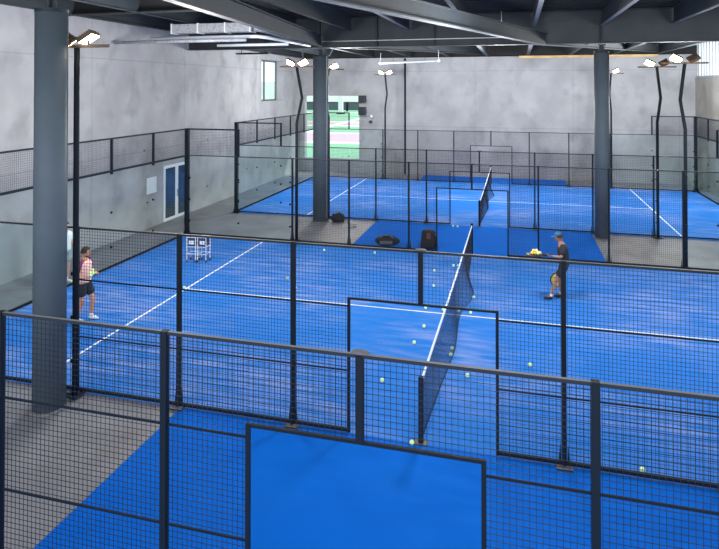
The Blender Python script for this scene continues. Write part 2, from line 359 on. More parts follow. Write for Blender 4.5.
def cap_mesh():
    bm = bmesh.new(); n = 10
    for i in range(n):
        a0 = math.pi*i/n; a1 = math.pi*(i+1)/n
        p = [(.085*math.cos(a), .024*math.sin(a)) for a in (a0, a1)]
        v = [bm.verts.new((x, y, z)) for x, z in p for y in (-.03, .03)] 
        bm.faces.new((v[0], v[1], v[3], v[2]))
    bm2 = bm
    v = [bm.verts.new(q) for q in ((-.085, -.03, 0), (.085, -.03, 0), (.085, .03, 0), (-.085, .03, 0))]; bm.faces.new(v)
    for y in (-.03, .03):
        bm.faces.new([bm.verts.new((.085*math.cos(math.pi*i/n), y, .024*math.sin(math.pi*i/n))) for i in range(n+1)])
    bmesh.ops.recalc_face_normals(bm, faces=bm.faces)
    me = bpy.data.meshes.new('curved_cap'); bm.to_mesh(me); bm.free(); me.materials.append(M['bagtrim']); return me
CAP = cap_mesh()

def side_fence(yw, label, out, thick=1.0, mid_rails=True):
    """long side of a court: glass ends, mesh in the middle, open gateway at the net"""
    t = thing('court_fence', label, 'fence', (0, yw, 0))
    for X in (-6, -4, -2, 2, 4, 6):
        share('post', POST, t, (X, 0, 0), scale=(thick, thick, 1)); share('post_foot', FOOT, t, (X, 0, 0))
        share('base_plate', PLATE, t, (X, out*.02, 0))
    for X in (-10, 10):
        share('corner_post', POST4, t, (X, 0, 0)); share('corner_foot', FOOT4, t, (X, 0, 0))
    share('header_post', HEADPOST, t, (0, 0, ZH), scale=(thick, thick, 1)); share('post_cap', CAP, t, (0, 0, Z3+.02))
    for X in (-8, 8): share('upper_post', POSTUP, t, (X, 0, Z3))
    def rail(z, a, b, w=.05, h=.05, m='rail'): obj('rail', one(bar, (a, 0, z-h/2), (b, 0, z-h/2), w, h), M[m], t)
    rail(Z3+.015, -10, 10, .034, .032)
    rail(.065, -10, -1.08, .045, .045, 'post'); rail(.065, 1.08, 10, .045, .045, 'post')
    for a, b in ((-10, -8), (8, 10)): rail(Z4+.02, a, b, .05, .045, 'post')
    for z in (Z1+.012, Z2+.05) if mid_rails else ():
        for a, b in ((-6, -1.1), (1.1, 6)): rail(z, a, b, .018, .020, 'post')
    bm = bmesh.new()
    for X in (-1.1, 1.1): bar(bm, (X, 0, 0.01), (X, 0, ZH), .042, .035)
    bar(bm, (-1.12, 0, ZH), (1.12, 0, ZH), .03, .03)
    obj('gate_frame', bm, M['post'], t)
    for X in (-6, -4, 2, 4): share('mesh_panel', MESH_FULL, t, (X+.05, 0, PH))
    for X in (-1.96, 1.10): share('mesh_panel', MESH_SIDE, t, (X, 0, PH))
    for X in (-1.10, .01): share('mesh_panel', MESH_HEAD, t, (X, 0, ZH))
    for X in (-10, 8): share('mesh_panel', MESH_UP, t, (X+.04, 0, Z3))
    for X in (-10, -8, 6, 8): share('glass_panel', GLASS, t, (X, 0, 0))
    for X in (-9.9, -8, -6.08, 6.08, 8, 9.9):
        for z in (.5, 1.25, 2.0): share('glass_clip', CLIP, t, (X, 0, z))
    return t
side_fence(Y1, 'nearest dark steel mesh fence with a curved cap over its gateway', 1, 1.0)
side_fence(Y2, 'dark mesh fence on the near side of the middle court', -1)
side_fence(Y2+10, 'dark mesh fence on the far side of the middle court, before the black bags', 1, .8, False)
side_fence(Y3, 'dark mesh fence on the near side of the far court, behind the steel columns', -1, .8, False)
side_fence(Y3+10, 'dark mesh fence along the back wall, on the far side of the far court', 1, .8, False)

def end_fence(X, yn, label):
    t = thing('glass_end_fence', label, 'fence', (X, yn, 0), math.pi/2)
    for k in range(5):
        a = 2*k + (.08 if k == 0 else 0)
        share('glass_panel', GLASS, t, (2*k, 0, 0)); share('mesh_panel', MESH_UP2, t, (2*k+.04, 0, Z3))
        if k: share('upper_post', POSTUP, t, (2*k, 0, Z3-.10), scale=(1, 1, 1.1))
    for z, w in ((Z3+.02, .06), (Z4+.02, .045), (.07, .05)):
        obj('rail', one(bar, (.07, 0, z-w/2), (9.93, 0, z-w/2), w, w), M['post'], t)
    for k in range(1, 5):
        for z in (.6, 1.6): share('glass_clip', CLIP, t, (2*k, 0, z))
end_fence(-10, Y2, 'glass end wall of the middle court, topped with mesh, along the left concrete wall')
end_fence(10, Y2, 'glass end wall of the middle court by the right concrete wall')
end_fence(-10, Y3, 'glass end wall of the far court, topped with mesh, below the small window')
end_fence(10, Y3, 'glass end wall of the far court beside the brown concrete wall')

# ------------------------------------------------------------------ nets
def net(yn, label):
    t = thing('padel_net', label, 'net', (0, yn, 0))
    for y in (.02, 9.98):
        p = obj('post', one(bar, (0, y, .0), (0, y, .97), .07, .07), M['post'], t)
        obj('base_plate', one(bx, (-.1, y-.06, 0), (.1, y+.06, .012)), M['rail'], t)
    top = lambda y: .88 - .035*math.sin(math.pi*y/10)
    off = lambda y: (.04 + .26*math.exp(-((y-6.3)/1.1)**2) + .13*math.exp(-((y-3.2)/1.4)**2)) * min(1, y/1.0, (10-y)/1.0)
    def P(y, f):       # f 0 bottom .. 1 top; the loose net bellies out to one side
        z0 = .03 + .05*math.exp(-((y-5.1)/.5)**2); h = top(y) - .03
        return Vector((off(y)*(1-f)**1.3, y, z0 + (h - z0)*f))
    bm = bmesh.new(); n = 200; rows = 13; w = .0042
    for j in range(rows+1):
        f = j/rows
        for i in range(0, n, 5):
            bar(bm, P(10*i/n, f), P(10*min(i+5, n)/n, f), w)
    for i in range(0, n+1):
        y = .05 + 9.9*i/n
        pts = [P(y, q) for q in (0, .33, .66, 1)]
        for a, b in zip(pts, pts[1:]): bar(bm, a, b, w, up=(0, 1, 0))
    obj('netting', bm, M['wire'], t)
    bm = bmesh.new()
    for i in range(20):
        a, b = .5*i, .5*(i+1)
        bar(bm, (0, max(a, .04), top(a)), (0, min(b, 9.96), top(b)), .022, .055)
    obj('net_tape', bm, M['line'], t)
    bm = bmesh.new(); tube(bm, [P(.06 + 9.88*i/40, 0) for i in range(41)], .009, 6); obj('bottom_cord', bm, M['post'], t)
net(Y2, 'loose black net with white top tape across the middle court')
net(Y3, 'black net with white top tape across the far court')

# ------------------------------------------------------------------ floodlight poles
def floodlight_pole(X, yw, out, label, heads=(1, 1), crank=.52, tilt=.85):
    t = thing('floodlight_pole', label, 'floodlight', (X + .10, yw + out*.02, 0), group='cranked floodlight poles')
    y0 = out*.12
    bm = bmesh.new(); tube(bm, [(0, y0, 0), (0, y0, 2), (0, y0, 4.0), (0, y0+out*crank, 4.85), (0, y0, 5.9)], .048, 10)
    obj('pole', bm, M['post'], t, True)
    obj('base_plate', one(bx, (-.12, y0-.12, 0), (.12, y0+.12, .015)), M['post'], t)
    obj('crossbar', one(bar, (-.62, y0, 5.93), (.62, y0, 5.93), .07, .05), M['brown'], t)
    for s, front in zip((-1, 1), heads):
        bm = bmesh.new(); bx(bm, (-.15, -.11, 0), (.15, .11, .06))
        for i in range(6): bx(bm, (-.135+.05*i, -.09, .06), (-.125+.05*i, .09, .10))
        bx(bm, (-.155, -.115, -.025), (.155, -.108, .02)); bx(bm, (-.155, .108, -.025), (.155, .115, .02))
        hd = obj('floodlight_head', bm, M['brown'], t)
        hd.location = (s*.23, y0, 6.055); hd.rotation_euler = (-tilt if front else .75, -s*.50, 0)
        obj('bracket', one(bar, (s*.23, y0, 5.95), (s*.23, y0, 6.05), .03), M['rail'], t)
        obj('lens', one(bx, (-.14, -.10, -.02), (.14, .10, -.001)), M['lens'], hd)
    L = bpy.data.lights.new('floodlight_lamp', 'SPOT'); L.energy = 280; L.spot_size = math.radians(150); L.spot_blend = .8
    L.color = (1, .93, .80); L.shadow_soft_size = .25
    lo = bpy.data.objects.new('floodlight_lamp', L); C.objects.link(lo); lo.location = (X+.1, yw - out*.35, 5.8)
    lo.rotation_euler = (-out*math.radians(38)*-1*-1, 0, 0)
floodlight_pole(-6, Y2, -1, 'straight floodlight pole on the near fence, by the nearest steel column', (0, 1), 0.0, .12)
floodlight_pole(-6, Y2+10, 1, 'cranked floodlight pole left of the middle column, two glowing heads', (1, 1))
floodlight_pole(6, Y2+10, 1, 'cranked floodlight pole furthest right, with a long crossbar', (1, 0))
floodlight_pole(-6, Y3, -1, 'floodlight pole mostly hidden behind the middle column', (0, 1))
floodlight_pole(6, Y3, -1, 'cranked floodlight pole between the right column and the rightmost pole', (1, 0))
floodlight_pole(-6, Y3+10, 1, 'cranked floodlight pole at the back wall, beside the opening', (1, 1))
floodlight_pole(6, Y3+10, 1, 'floodlight pole at the back wall, just behind the right column', (0, 1))

# ------------------------------------------------------------------ columns
def column(x, y, r, top, label, conduit=False):
    t = thing('steel_column', label, 'column', (x, y, 0))
    bm = bmesh.new(); tube(bm, [(0, 0, .0), (0, 0, top)], r, 40); obj('shaft', bm, M['column'], t, True)
    bm = bmesh.new(); tube(bm, [(0, 0, top), (0, 0, top+.06)], r*1.02, 40); obj('cap_plate', bm, M['rail'], t)
    bm = bmesh.new(); bx(bm, (-.09, -.012, top+.06), (.09, .012, top+.28)); bx(bm, (-.012, -.09, top+.06), (.012, .09, top+.28)); bx(bm, (-.13, -.13, top+.26), (.13, .13, top+.30)); obj('bearing', bm, M['beam'], t)
    obj('base_ring', one(tube, [(0, 0, -.015), (0, 0, .012)], r+.05, 40), M['floor'], t)
for a in ((-6.07, -.52, .25, 6.46, 'thick blue grey steel column nearest, by the concrete walkway'),
          (-6.09, YM, .30, 6.42, 'blue grey steel column in front of the wall opening, conduit on its side'),
          (4.24, YM, .25, 6.42, 'blue grey steel column at the right, behind the player in the cap')): column(*a)
for o in C.objects:
    if o.type == 'MESH' and o.name.startswith('shaft'): 
        for p in o.data.polygons: p.use_smooth = len(p.vertices) == 4

# ------------------------------------------------------------------ ducts, pipes, conduits
t = thing('ventilation_duct', 'silver insulated duct hanging below the roof near the left wall', 'duct', (0, 9, 0))
bm = bmesh.new(); bx(bm, (-9.9, -.2, 7.04), (-6.95, .2, 7.34)); obj('duct_run', bm, M['silver'], t, bevel=.01)
bm = bmesh.new()
for X in (-9.88, -8.9, -7.9, -7.0): bx(bm, (X-.02, -.215, 7.02), (X+.02, .215, 7.36))
obj('duct_flange', bm, M['white_metal'], t)
bm = bmesh.new(); tube(bm, [(-6.95, 0, 7.18), (-6.75, .1, 7.16), (-6.62, .5, 7.13), (-6.52, 2.2, 7.03), (-6.45, 3.75, 6.93)], [.12, .13, .13, .12, .12], 12); obj('elbow_run', bm, M['silver'], t, True)
for X in (-9.6, -8.0): obj('hanger', one(bar, (X, 0, 7.34), (X, 0, 7.95), .015), M['rail'], t)
def pipe(name, label, pts, r, m, cat='pipe', group=None):
    bm = bmesh.new(); tube(bm, pts, r, 10); return tag(obj(name, bm, m, None, True), label, cat, group)
pipe('ceiling_pipe', 'pale pipe just below the silver duct, longest of the pipes there', [(-10.6, 8.7, 6.86), (-6.7, 8.7, 6.86), (-6.5, 9.2, 6.85), (-6.4, 12.8, 6.84)], .06, M['white_metal'])
pipe('ceiling_pipe', 'pale pipe running second below the silver duct', [(-11.7, 8.3, 6.72), (-6.9, 8.3, 6.72)], .055, M['silver'])
pipe('ceiling_pipe', 'short pale pipe lowest under the silver duct', [(-8.6, 9.6, 6.66), (-6.0, 9.6, 6.66)], .05, M['white_metal'])
pipe('white_conduit', 'thin white conduit along the face of the main roof beam', [(-6.0, 13.015, 7.0), (.85, 13.015, 7.02), (1.9, 13.015, 6.80)], .017, M['white_metal'], 'conduit')
pipe('conduit_drop', 'thin white vertical conduit hanging from the roof beside the main beam', [(.85, 12.9, 7.97), (.85, 12.9, 7.03)], .02, M['white_metal'], 'conduit')
pipe('column_conduit', 'thin pale conduit running down the side of the middle column', [(-5.42, 12.7, 6.7), (-5.62, 12.9, 6.45), (-5.78, 13.0, 6.42), (-5.78, 13.0, .15)], .018, M['silver'], 'conduit')
pipe('drain_pipe', 'thin dark drainpipe running down the back wall', [(-5.13, YB-.06, .02), (-5.13, YB-.06, 6.95)], .05, M['post'])
t = thing('cable_tray', 'dark cable tray under the roof between the duct and the small window', 'cable tray', (0, 14.2, 0))
obj('tray', one(bx, (-10.2, -.15, 6.62), (-8.7, .15, 6.68)), M['rail'], t)
for X in (-10.0, -8.9): obj('hanger', one(bar, (X, 0, 6.68), (X, 0, 7.95), .02), M['rail'], t)
t = thing('sprinkler_pipe', 'white horizontal pipe with small heads hanging before the back wall', 'pipe', (0, 20, 0))
obj('pipe_run', one(tube, [(-5.2, 0, 6.43), (-2.35, 0, 6.53)], .06, 8), M['white_metal'], t)
for X, z in ((-5.25, 6.43), (-2.35, 6.53)):
    bm = bmesh.new(); ball(bm, (X, 0, z), .09); tube(bm, [(X, 0, z), (X, 0, z+.5)], .009, 8); obj('pipe_head', bm, M['white_metal'], t)
for X in (-4.6, -3.0): obj('hanger', one(bar, (X, 0, 6.45), (X, 0, 7.05), .012), M['rail'], t)

# speakers and bracket beside the opening, tie holes in the walls
for z, lb, h in ((4.50, 'black wall speaker at the upper edge of the opening', .42), (3.78, 'black wall speaker lower down beside the opening', .48)):
    t = thing('wall_speaker', lb, 'speaker', (-7.72, YB-.32, z))
    obj('cabinet', one(bx, (-.22, -.14, -h/2), (.22, .14, h/2)), M['blackplastic'], t, bevel=.02)
    obj('grille', one(bx, (-.17, -.155, -h/2+.04), (.17, -.141, h/2-.04)), M['rail'], t)
    obj('bracket', one(bx, (-.05, .14, -.05), (.05, .32, .05)), M['rail'], t)
t = thing('security_camera', 'small pale camera with dangling cable on the back wall beside the speakers', 'camera', (-7.25, YB, 3.45))
obj('camera_body', one(tube, [(0, -.12, .05), (.12, -.34, .0)], .07, 10), M['white_metal'], t)
obj('camera_arm', one(tube, [(0, 0, .1), (0, -.12, .07)], .025, 8), M['silver'], t)
obj('cable', one(tube, [(0, -.03, .1), (-.2, -.03, 0), (-.22, -.03, -.25), (-.02, -.03, -.36)], .015, 6), M['silver'], t)
obj('junction_box', one(bx, (-.1, -.08, -.42), (.08, 0, -.26)), M['blackplastic'], t)
bm = bmesh.new(); n = 0
for (y, z) in ((10.4, .95), (14.7, .85), (10.2, 2.9), (14.7, 2.9), (18.6, 1.1), (19.9, 1.5), (22.2, 1.3), (6.0, .9), (6.0, 2.8), (3.0, 2.9)):
    bm = bmesh.new(); tube(bm, [(XL-.001, y, z), (XL+.02, y, z)], .03, 12)
    tag(obj('wall_plug', bm, M['rail']), 'small dark round plug in the left concrete wall', 'wall plug', 'plugs in the left wall')

# ------------------------------------------------------------------ balls
def make_ball(m):
    bm = bmesh.new(); ball(bm, (0, 0, 0), .036, u=16, v=12); me = bpy.data.meshes.new('ball'); bm.to_mesh(me); bm.free()
    for p in me.polygons: p.use_smooth = True
    me.materials.append(m); return me
BALL = make_ball(M['ball']); BALLO = make_ball(M['ball_orange'])
spots = [(-4.68,6.33),(-4.59,9.2),(-2.96,9.3),(-.9,8.0),(-.75,6.73),(-.42,8.58),(-.29,8.62),(.33,6.15),(-.72,5.16),(-.3,5.15),(.05,5.2),(.33,5.13),(-.59,4.1),(-.66,3.25),(-.2,3.18),(-.14,2.9),(1.6,2.85),(-.95,1.6),(.5,2.15),(-4.2,5.7),(-7.0,5.0)]
for k, (x, y) in enumerate(spots):
    if k in (14, 15): x = .12
    o = bpy.data.objects.new('padel_ball', BALL); C.objects.link(o); o.location = (x, y, .036)
    tag(o, 'yellow green padel ball lying loose on the middle court', 'ball', 'balls on the middle court')
for (x, y, lb) in ((3.02, .12, 'yellow green ball against the foot of the middle fence, right of the gateway'), (-.12, -.06, 'yellow green ball touching the near post of the net')):
    o = bpy.data.objects.new('padel_ball', BALL); C.objects.link(o); o.location = (x, y, .036); tag(o, lb, 'ball')
for (x, y) in ((-.95, 13.45), (-.78, 13.42)):
    o = bpy.data.objects.new('padel_ball', BALL); C.objects.link(o); o.location = (x, y, .036); tag(o, 'pale ball at the foot of the far court fence', 'ball', 'balls by the far fence')

# ------------------------------------------------------------------ bags and small things in the walkway
t = thing('racket_bag', 'low domed black sports bag lying on the blue walkway', 'bag', (-2.80, 10.42, 0), .15)
bm = bmesh.new(); ball(bm, (0, 0, .14), .40, 1.0, .45, .42, 24, 14)
for v in bm.verts: v.co.z = max(v.co.z, 0.0); v.co.x *= 1.05
obj('bag_body', bm, M['black'], t, True)
obj('strap', one(tube, [(-.26, -.08, .22), (-.13, -.10, .34), (.08, -.10, .34), (.22, -.08, .22)], .022, 8), M['bagtrim'], t)
obj('zip_pocket', one(bx, (-.24, -.20, .06), (.18, -.155, .17)), M['bagtrim'], t, bevel=.015)
t = thing('backpack', 'upright black backpack standing on the blue walkway', 'bag', (-1.42, 10.40, 0), .1)
bm = bmesh.new(); bx(bm, (-.27, -.16, 0), (.27, .16, .58))
for v in bm.verts:
    if v.co.z > .3: v.co.x *= .8; v.co.y *= .7
o = obj('bag_body', bm, M['black'], t, bevel=.07)
obj('front_pocket', one(bx, (-.19, -.23, .05), (.19, -.15, .30)), M['black'], t, bevel=.03)
obj('side_panel', one(bx, (-.06, -.19, .32), (.07, -.10, .50)), mat('dark_red_trim', (.12, .04, .04), .7), t, bevel=.01)
obj('handle', one(tube, [(-.07, 0, .56), (-.05, 0, .63), (.05, 0, .63), (.07, 0, .56)], .015, 8), M['bagtrim'], t)
obj('shoulder_strap', one(tube, [(.2, -.12, .50), (.29, -.17, .35), (.28, -.18, .15), (.24, -.14, .05)], .022, 8), M['bagtrim'], t)
t = thing('crumpled_bag', 'small crumpled black bag at the foot of the middle column', 'bag', (-5.38, 13.22, 0), .3)
bm = bmesh.new(); ball(bm, (0, 0, .12), .26, 1.1, .7, .8, 20, 12)
for v in bm.verts:
    v.co.z = max(0, v.co.z + .05*math.sin(v.co.x*22)*math.cos(v.co.y*25)); v.co.x += .03*math.sin(v.co.z*30)
obj('bag_body', bm, M['black'], t, True)
obj('strap', one(tube, [(-.15, 0, .25), (-.1, -.02, .42), (.05, 0, .44), (.12, .02, .28), (.28, -.1, .02), (.42, -.12, .02)], .015, 8), M['greycloth'], t)
for k, (x, y) in enumerate(((-4.72, 12.75), (-4.58, 12.62))):
    t = thing('sports_shoe', 'pale sports shoe left on the concrete beside the blue walkway', 'shoe', (x, y, 0), .5+.3*k, 'pair of pale shoes')
    bm = bmesh.new(); ball(bm, (0, 0, .05), .13, 1.1, .42, .55, 14, 8)
    for v in bm.verts: v.co.z = max(.01, v.co.z)
    obj('upper', bm, M['greycloth'], t, True); obj('sole', one(bx, (-.14, -.05, 0), (.14, .05, .02)), M['whitecloth'], t, bevel=.01)

# ball trolleys at the far left of the middle court
def trolley(x, y, rz, label):
    t = thing('ball_trolley', label, 'trolley', (x, y, 0), rz, None)
    bm = bmesh.new(); w = .135
    for sx in (-1, 1):
        for sy in (-1, 1): tube(bm, [(sx*w, sy*w, .06), (sx*w, sy*w, .74)], .013, 8)
    for z in (.25, .46, .74):
        for s in (-1, 1): tube(bm, [(-w, s*w, z), (w, s*w, z)], .011, 8); tube(bm, [(s*w, -w, z), (s*w, w, z)], .011, 8)
    obj('frame', bm, M['white_metal'], t)
    bm = bmesh.new(); bx(bm, (-w+.01, -w+.01, .47), (w-.01, w-.01, .49))
    for s in (-1, 1): bx(bm, (-w+.01, s*(w-.02)-.006, .49), (w-.01, s*(w-.02)+.006, .72)); bx(bm, (s*(w-.02)-.006, -w+.03, .49), (s*(w-.02)+.006, w-.03, .72))
    obj('basket', bm, M['blue_tray'], t)
    obj('badge', one(bx, (-.07, -w-.014, .54), (.09, -w+.008, .64)), M['line'], t)
    for sx in (-1, 1):
        for sy in (-1, 1): obj('wheel', one(tube, [(sx*w-.012, sy*w, .035), (sx*w+.012, sy*w, .035)], .035, 12), M['blackplastic'], t)
trolley(-8.07, 7.2, .12, 'white framed ball trolley with navy basket, left of the pair')
trolley(-7.74, 7.25, .05, 'white framed ball trolley with navy basket, right of the pair')

# ------------------------------------------------------------------ people
def rad_chain(bm, lay, chain, parent=None):
    prev = parent
    out = []
    for p, r in chain:
        v = bm.verts.new(p); v[lay].radius = (r, r) if not isinstance(r, tuple) else r
        if prev: bm.edges.new((prev, v))
        prev = v; out.append(v)
    return out
def evaluate(o):
    dg = bpy.context.evaluated_depsgraph_get(); me = bpy.data.meshes.new_from_object(o.evaluated_get(dg)); return me
def skin_mesh(build, sub=1):
    """grow a surface from a skeleton with a skin modifier; returns a mesh"""
    bm = bmesh.new(); lay = bm.verts.layers.skin.verify(); root = build(bm, lay); root[lay].use_root = True
    me = bpy.data.meshes.new('skel'); bm.to_mesh(me); bm.free()
    o = bpy.data.objects.new('skel', me); C.objects.link(o)
    s = o.modifiers.new('s', 'SKIN'); s.use_smooth_shade = True
    q = o.modifiers.new('q', 'SUBSURF'); q.levels = sub; q.render_levels = sub
    out = evaluate(o); bpy.data.objects.remove(o); return out
def head_bm(bm, c, yaw, pitch=0, sc=1.0):
    """a head with brow, nose, cheeks, chin and ears, facing +Y of its own frame"""
    b2 = bmesh.new(); bmesh.ops.create_uvsphere(b2, u_segments=28, v_segments=20, radius=1)
    for v in b2.verts:
        x, y, z = v.co; f = max(0, y)
        w = .078 * (1 - .22*max(0, -z)**1.5)                   # narrower jaw
        X = x*w; Y = y*.098; Z = z*.122
        if z < -.2: Y += f*.016*(-z)                           # chin forward
        d = math.exp(-(x/.16)**2)
        Y += f*.026*d*math.exp(-((z+.18)/.16)**2)              # nose
        Y += f*.006*math.exp(-((z-.22)/.12)**2)                # brow
        Y -= f*.010*math.exp(-((abs(x)-.36)/.15)**2)*math.exp(-((z-.04)/.11)**2)   # eye sockets
        Y += f*.006*math.exp(-(x/.3)**2)*math.exp(-((z+.5)/.07)**2)                # lips
        v.co = (X, Y, Z)
    for s in (-1, 1): ball(b2, (s*.080, -.005, -.01), .03, .35, .7, 1.0, 10, 8)
    m = Matrix.Translation(c) @ Matrix.Rotation(yaw, 4, 'Z') @ Matrix.Rotation(pitch, 4, 'X') @ Matrix.Scale(sc, 4)
    bmesh.ops.transform(b2, matrix=m, verts=b2.verts); tmp = bpy.data.meshes.new('h'); b2.to_mesh(tmp); b2.free(); bm.from_mesh(tmp); bpy.data.meshes.remove(tmp)
    return m
def hand_bm(bm, w, d, up, curl, side):
    """palm and five separate bent fingers; w wrist, d direction, up = back of hand"""
    w = Vector(w); d = Vector(d).normalized(); up = Vector(up); s = d.cross(up).normalized() * side; up = s.cross(d).normalized()*side
    def build(b, lay):
        c = rad_chain(b, lay, [(w, (.024, .020)), (w + d*.045, (.036, .017)), (w + d*.085, (.038, .016))])
        for k, (o, ln) in enumerate(((-.030, .062), (-.010, .075), (.010, .080), (.030, .070))):
            p0 = c[2]; base = w + d*.095 + s*o; a = curl*.5; q = [(base, .010)]; pos = base.copy()
            for seg in (.45, .32, .23):
                dirn = d*math.cos(a) - up*math.sin(a); pos = pos + dirn*ln*seg; q.append((pos.copy(), .0088)); a += curl*.6
            rad_chain(b, lay, q, p0)
        tb = w + d*.035 + s*.040
        rad_chain(b, lay, [(tb, .013), (tb + d*.030 + s*.022 - up*.008, .0105), (tb + d*.058 + s*.026 - up*.02, .009)], c[0])
        return c[0]
    me = skin_mesh(build, 1); bm.from_mesh(me); bpy.data.meshes.remove(me)
def fuse(bm, name, m, parent, vox=.009):
    """join overlapping shells into one continuous surface"""
    bmesh.ops.recalc_face_normals(bm, faces=bm.faces)
    me = bpy.data.meshes.new(name); bm.to_mesh(me); bm.free()
    o = bpy.data.objects.new(name, me); C.objects.link(o)
    r = o.modifiers.new('r', 'REMESH'); r.mode = 'VOXEL'; r.voxel_size = vox
    k = o.modifiers.new('k', 'SMOOTH'); k.iterations = 3; k.factor = .5
    res = evaluate(o); bpy.data.objects.remove(o); res.materials.clear(); res.materials.append(m)
    for p in res.polygons: p.use_smooth = True
    q = bpy.data.objects.new(name, res); C.objects.link(q)
    if parent: q.parent = parent
    return q
def person(loc, rz, J, label, cloth, hand, skin='skin', build=1.14, beard=True, cap=False):
    """J: joints in the figure's frame, facing +Y, right side is +X; body, then hair and clothing as children"""
    bm = bmesh.new()
    def body(b, lay):
        pel = rad_chain(b, lay, [(J['pelvis'], (.145*build, .105))])[0]
        ch = rad_chain(b, lay, [(J['waist'], (.125*build, .095)), (J['chest'], (.155*build, .11)), (J['neck'], (.060, .058)), (J['head'], (.055, .055))], pel)
        for s in 'LR':
            rad_chain(b, lay, [(J['sh'+s], .060), (J['el'+s], .042), (J['wr'+s], .027)], ch[1])
            rad_chain(b, lay, [(J['hip'+s], .090), (J['kn'+s], .060), (tuple(Vector(J['kn'+s])*.6 + Vector(J['an'+s])*.4), .058), (J['an'+s], .038), (J['to'+s], .036)], pel)
        return pel
    me = skin_mesh(body, 2); bm.from_mesh(me); bpy.data.meshes.remove(me)
    hm = head_bm(bm, Vector(J['head']) + Vector((0, .01, .06)), J['hyaw'], J['hpitch'])
    for s, sd in (('L', -1), ('R', 1)):
        e, w_ = Vector(J['el'+s]), Vector(J['wr'+s]); hand_bm(bm, w_, hand[s][0] if hand[s] else (w_-e), hand[s][1] if hand[s] else (sd, 0, 0), 1.0 if not hand[s] else hand[s][2], sd)
    o = fuse(bm, 'person', M[skin], None, .008); o.location = loc; o.rotation_euler = (0, 0, rz); o.scale = (S, S, S)
    tag(o, label, 'person')
    # shirt: torso shell plus sleeves
    def shirt(b, lay):
        hipz = Vector(J['pelvis']); ch_ = Vector(J['chest'])
        p = rad_chain(b, lay, [(hipz - Vector((0, 0, .05)), (.178*build, .150)), (hipz + Vector((0, 0, .03)), (.185*build, .158)), (J['waist'], (.172*build, .155)), (J['chest'], (.195*build, .165)), (Vector(J['chest']) + Vector((0, .01, .085)), (.185*build, .135)), (Vector(J['neck']) - Vector((0, 0, .055)), (.075, .072))])
        return p[0]
    def sleeves(b, lay):
        c = rad_chain(b, lay, [(Vector(J['chest']) + Vector((0, 0, .05)), (.09, .08))])[0]
        for s in 'LR':
            sh, el = Vector(J['sh'+s]), Vector(J['el'+s]); rad_chain(b, lay, [(sh, .088), (sh.lerp(el, .85), .078)], c)
        return c
    bm = bmesh.new(); me = skin_mesh(shirt, 2); bm.from_mesh(me)
    if cloth['sleeve'] == cloth['shirt']: me = skin_mesh(sleeves, 2); bm.from_mesh(me)
    fuse(bm, 'shirt', M[cloth['shirt']], o, .01)
    if cloth['sleeve'] != cloth['shirt']:
        bm = bmesh.new(); me = skin_mesh(sleeves, 2); bm.from_mesh(me); q = fuse(bm, 'shirt_sleeves', M[cloth['sleeve']], o, .01); q['label'] = 'dark purple shoulders and sleeves'
    def shorts(b, lay):
        p = rad_chain(b, lay, [(Vector(J['pelvis']) + Vector((0, 0, .10)), (.168*build, .145)), (Vector(J['pelvis']) - Vector((0, 0, .04)), (.178*build, .15))])
        for s in 'LR':
            h, k = Vector(J['hip'+s]), Vector(J['kn'+s]); rad_chain(b, lay, [(h, .120), (h.lerp(k, cloth.get('len', .78)), .112)], p[1])
        return p[0]
    bm = bmesh.new(); me = skin_mesh(shorts, 2); bm.from_mesh(me); fuse(bm, cloth.get('legname', 'shorts'), M[cloth['shorts']], o, .01)
    for s in 'LR':
        a, tt = Vector(J['an'+s]), Vector(J['to'+s]); d = (tt - a); d.z = 0; d.normalize()
        def sock(b, lay, a=a, s=s):
            return rad_chain(b, lay, [(a - Vector((0, 0, .02)), .045), (a.lerp(Vector(J['kn'+s]), .22), .050)])[0]
        bm = bmesh.new(); bm.from_mesh(skin_mesh(sock, 1)); fuse(bm, 'sock', M['whitecloth'], o, .008)
        bm = bmesh.new(); base = Vector((a.x, a.y, 0)) + Vector((0, 0, max(0, tt.z - .05)))
        def shoe(b, lay, base=base, d=d):
            return rad_chain(b, lay, [(base - d*.06 + Vector((0, 0, .055)), (.046, .052)), (base + d*.03 + Vector((0, 0, .058)), (.046, .055)), (base + d*.12 + Vector((0, 0, .043)), (.050, .040)), (base + d*.20 + Vector((0, 0, .035)), (.042, .030))])[0]
        bm.from_mesh(skin_mesh(shoe, 2)); fuse(bm, 'shoe', M[cloth['shoe']], o, .008)
    # face details, hair
    for sx in (-1, 1):
        bm = bmesh.new(); ball(bm, (sx*.029, .085, .006), .0105); bmesh.ops.transform(bm, matrix=hm, verts=bm.verts); obj('eye', bm, M['eye'], o, True)
    bm = bmesh.new(); ball(bm, (0, .094, -.062), .02, 1, .4, .32); bmesh.ops.transform(bm, matrix=hm, verts=bm.verts); obj('mouth', bm, M['lip'], o, True)
    bm = bmesh.new(); bmesh.ops.create_uvsphere(bm, u_segments=24, v_segments=16, radius=1)
    kill = []
    for v in bm.verts:
        x, y, z = v.co
        if z < (-.35 if y < 0 else (.42 if abs(x) < .8 else .0)) : kill.append(v)
        v.co = (x*.087, y*.106 - .004, z*.130 + .004)
    bmesh.ops.delete(bm, geom=kill, context='VERTS'); bmesh.ops.transform(bm, matrix=hm, verts=bm.verts)
    h = obj('hair', bm, M['hair'], o, True); sd = h.modifiers.new('t', 'SOLIDIFY'); sd.thickness = .012; sd.offset = 0
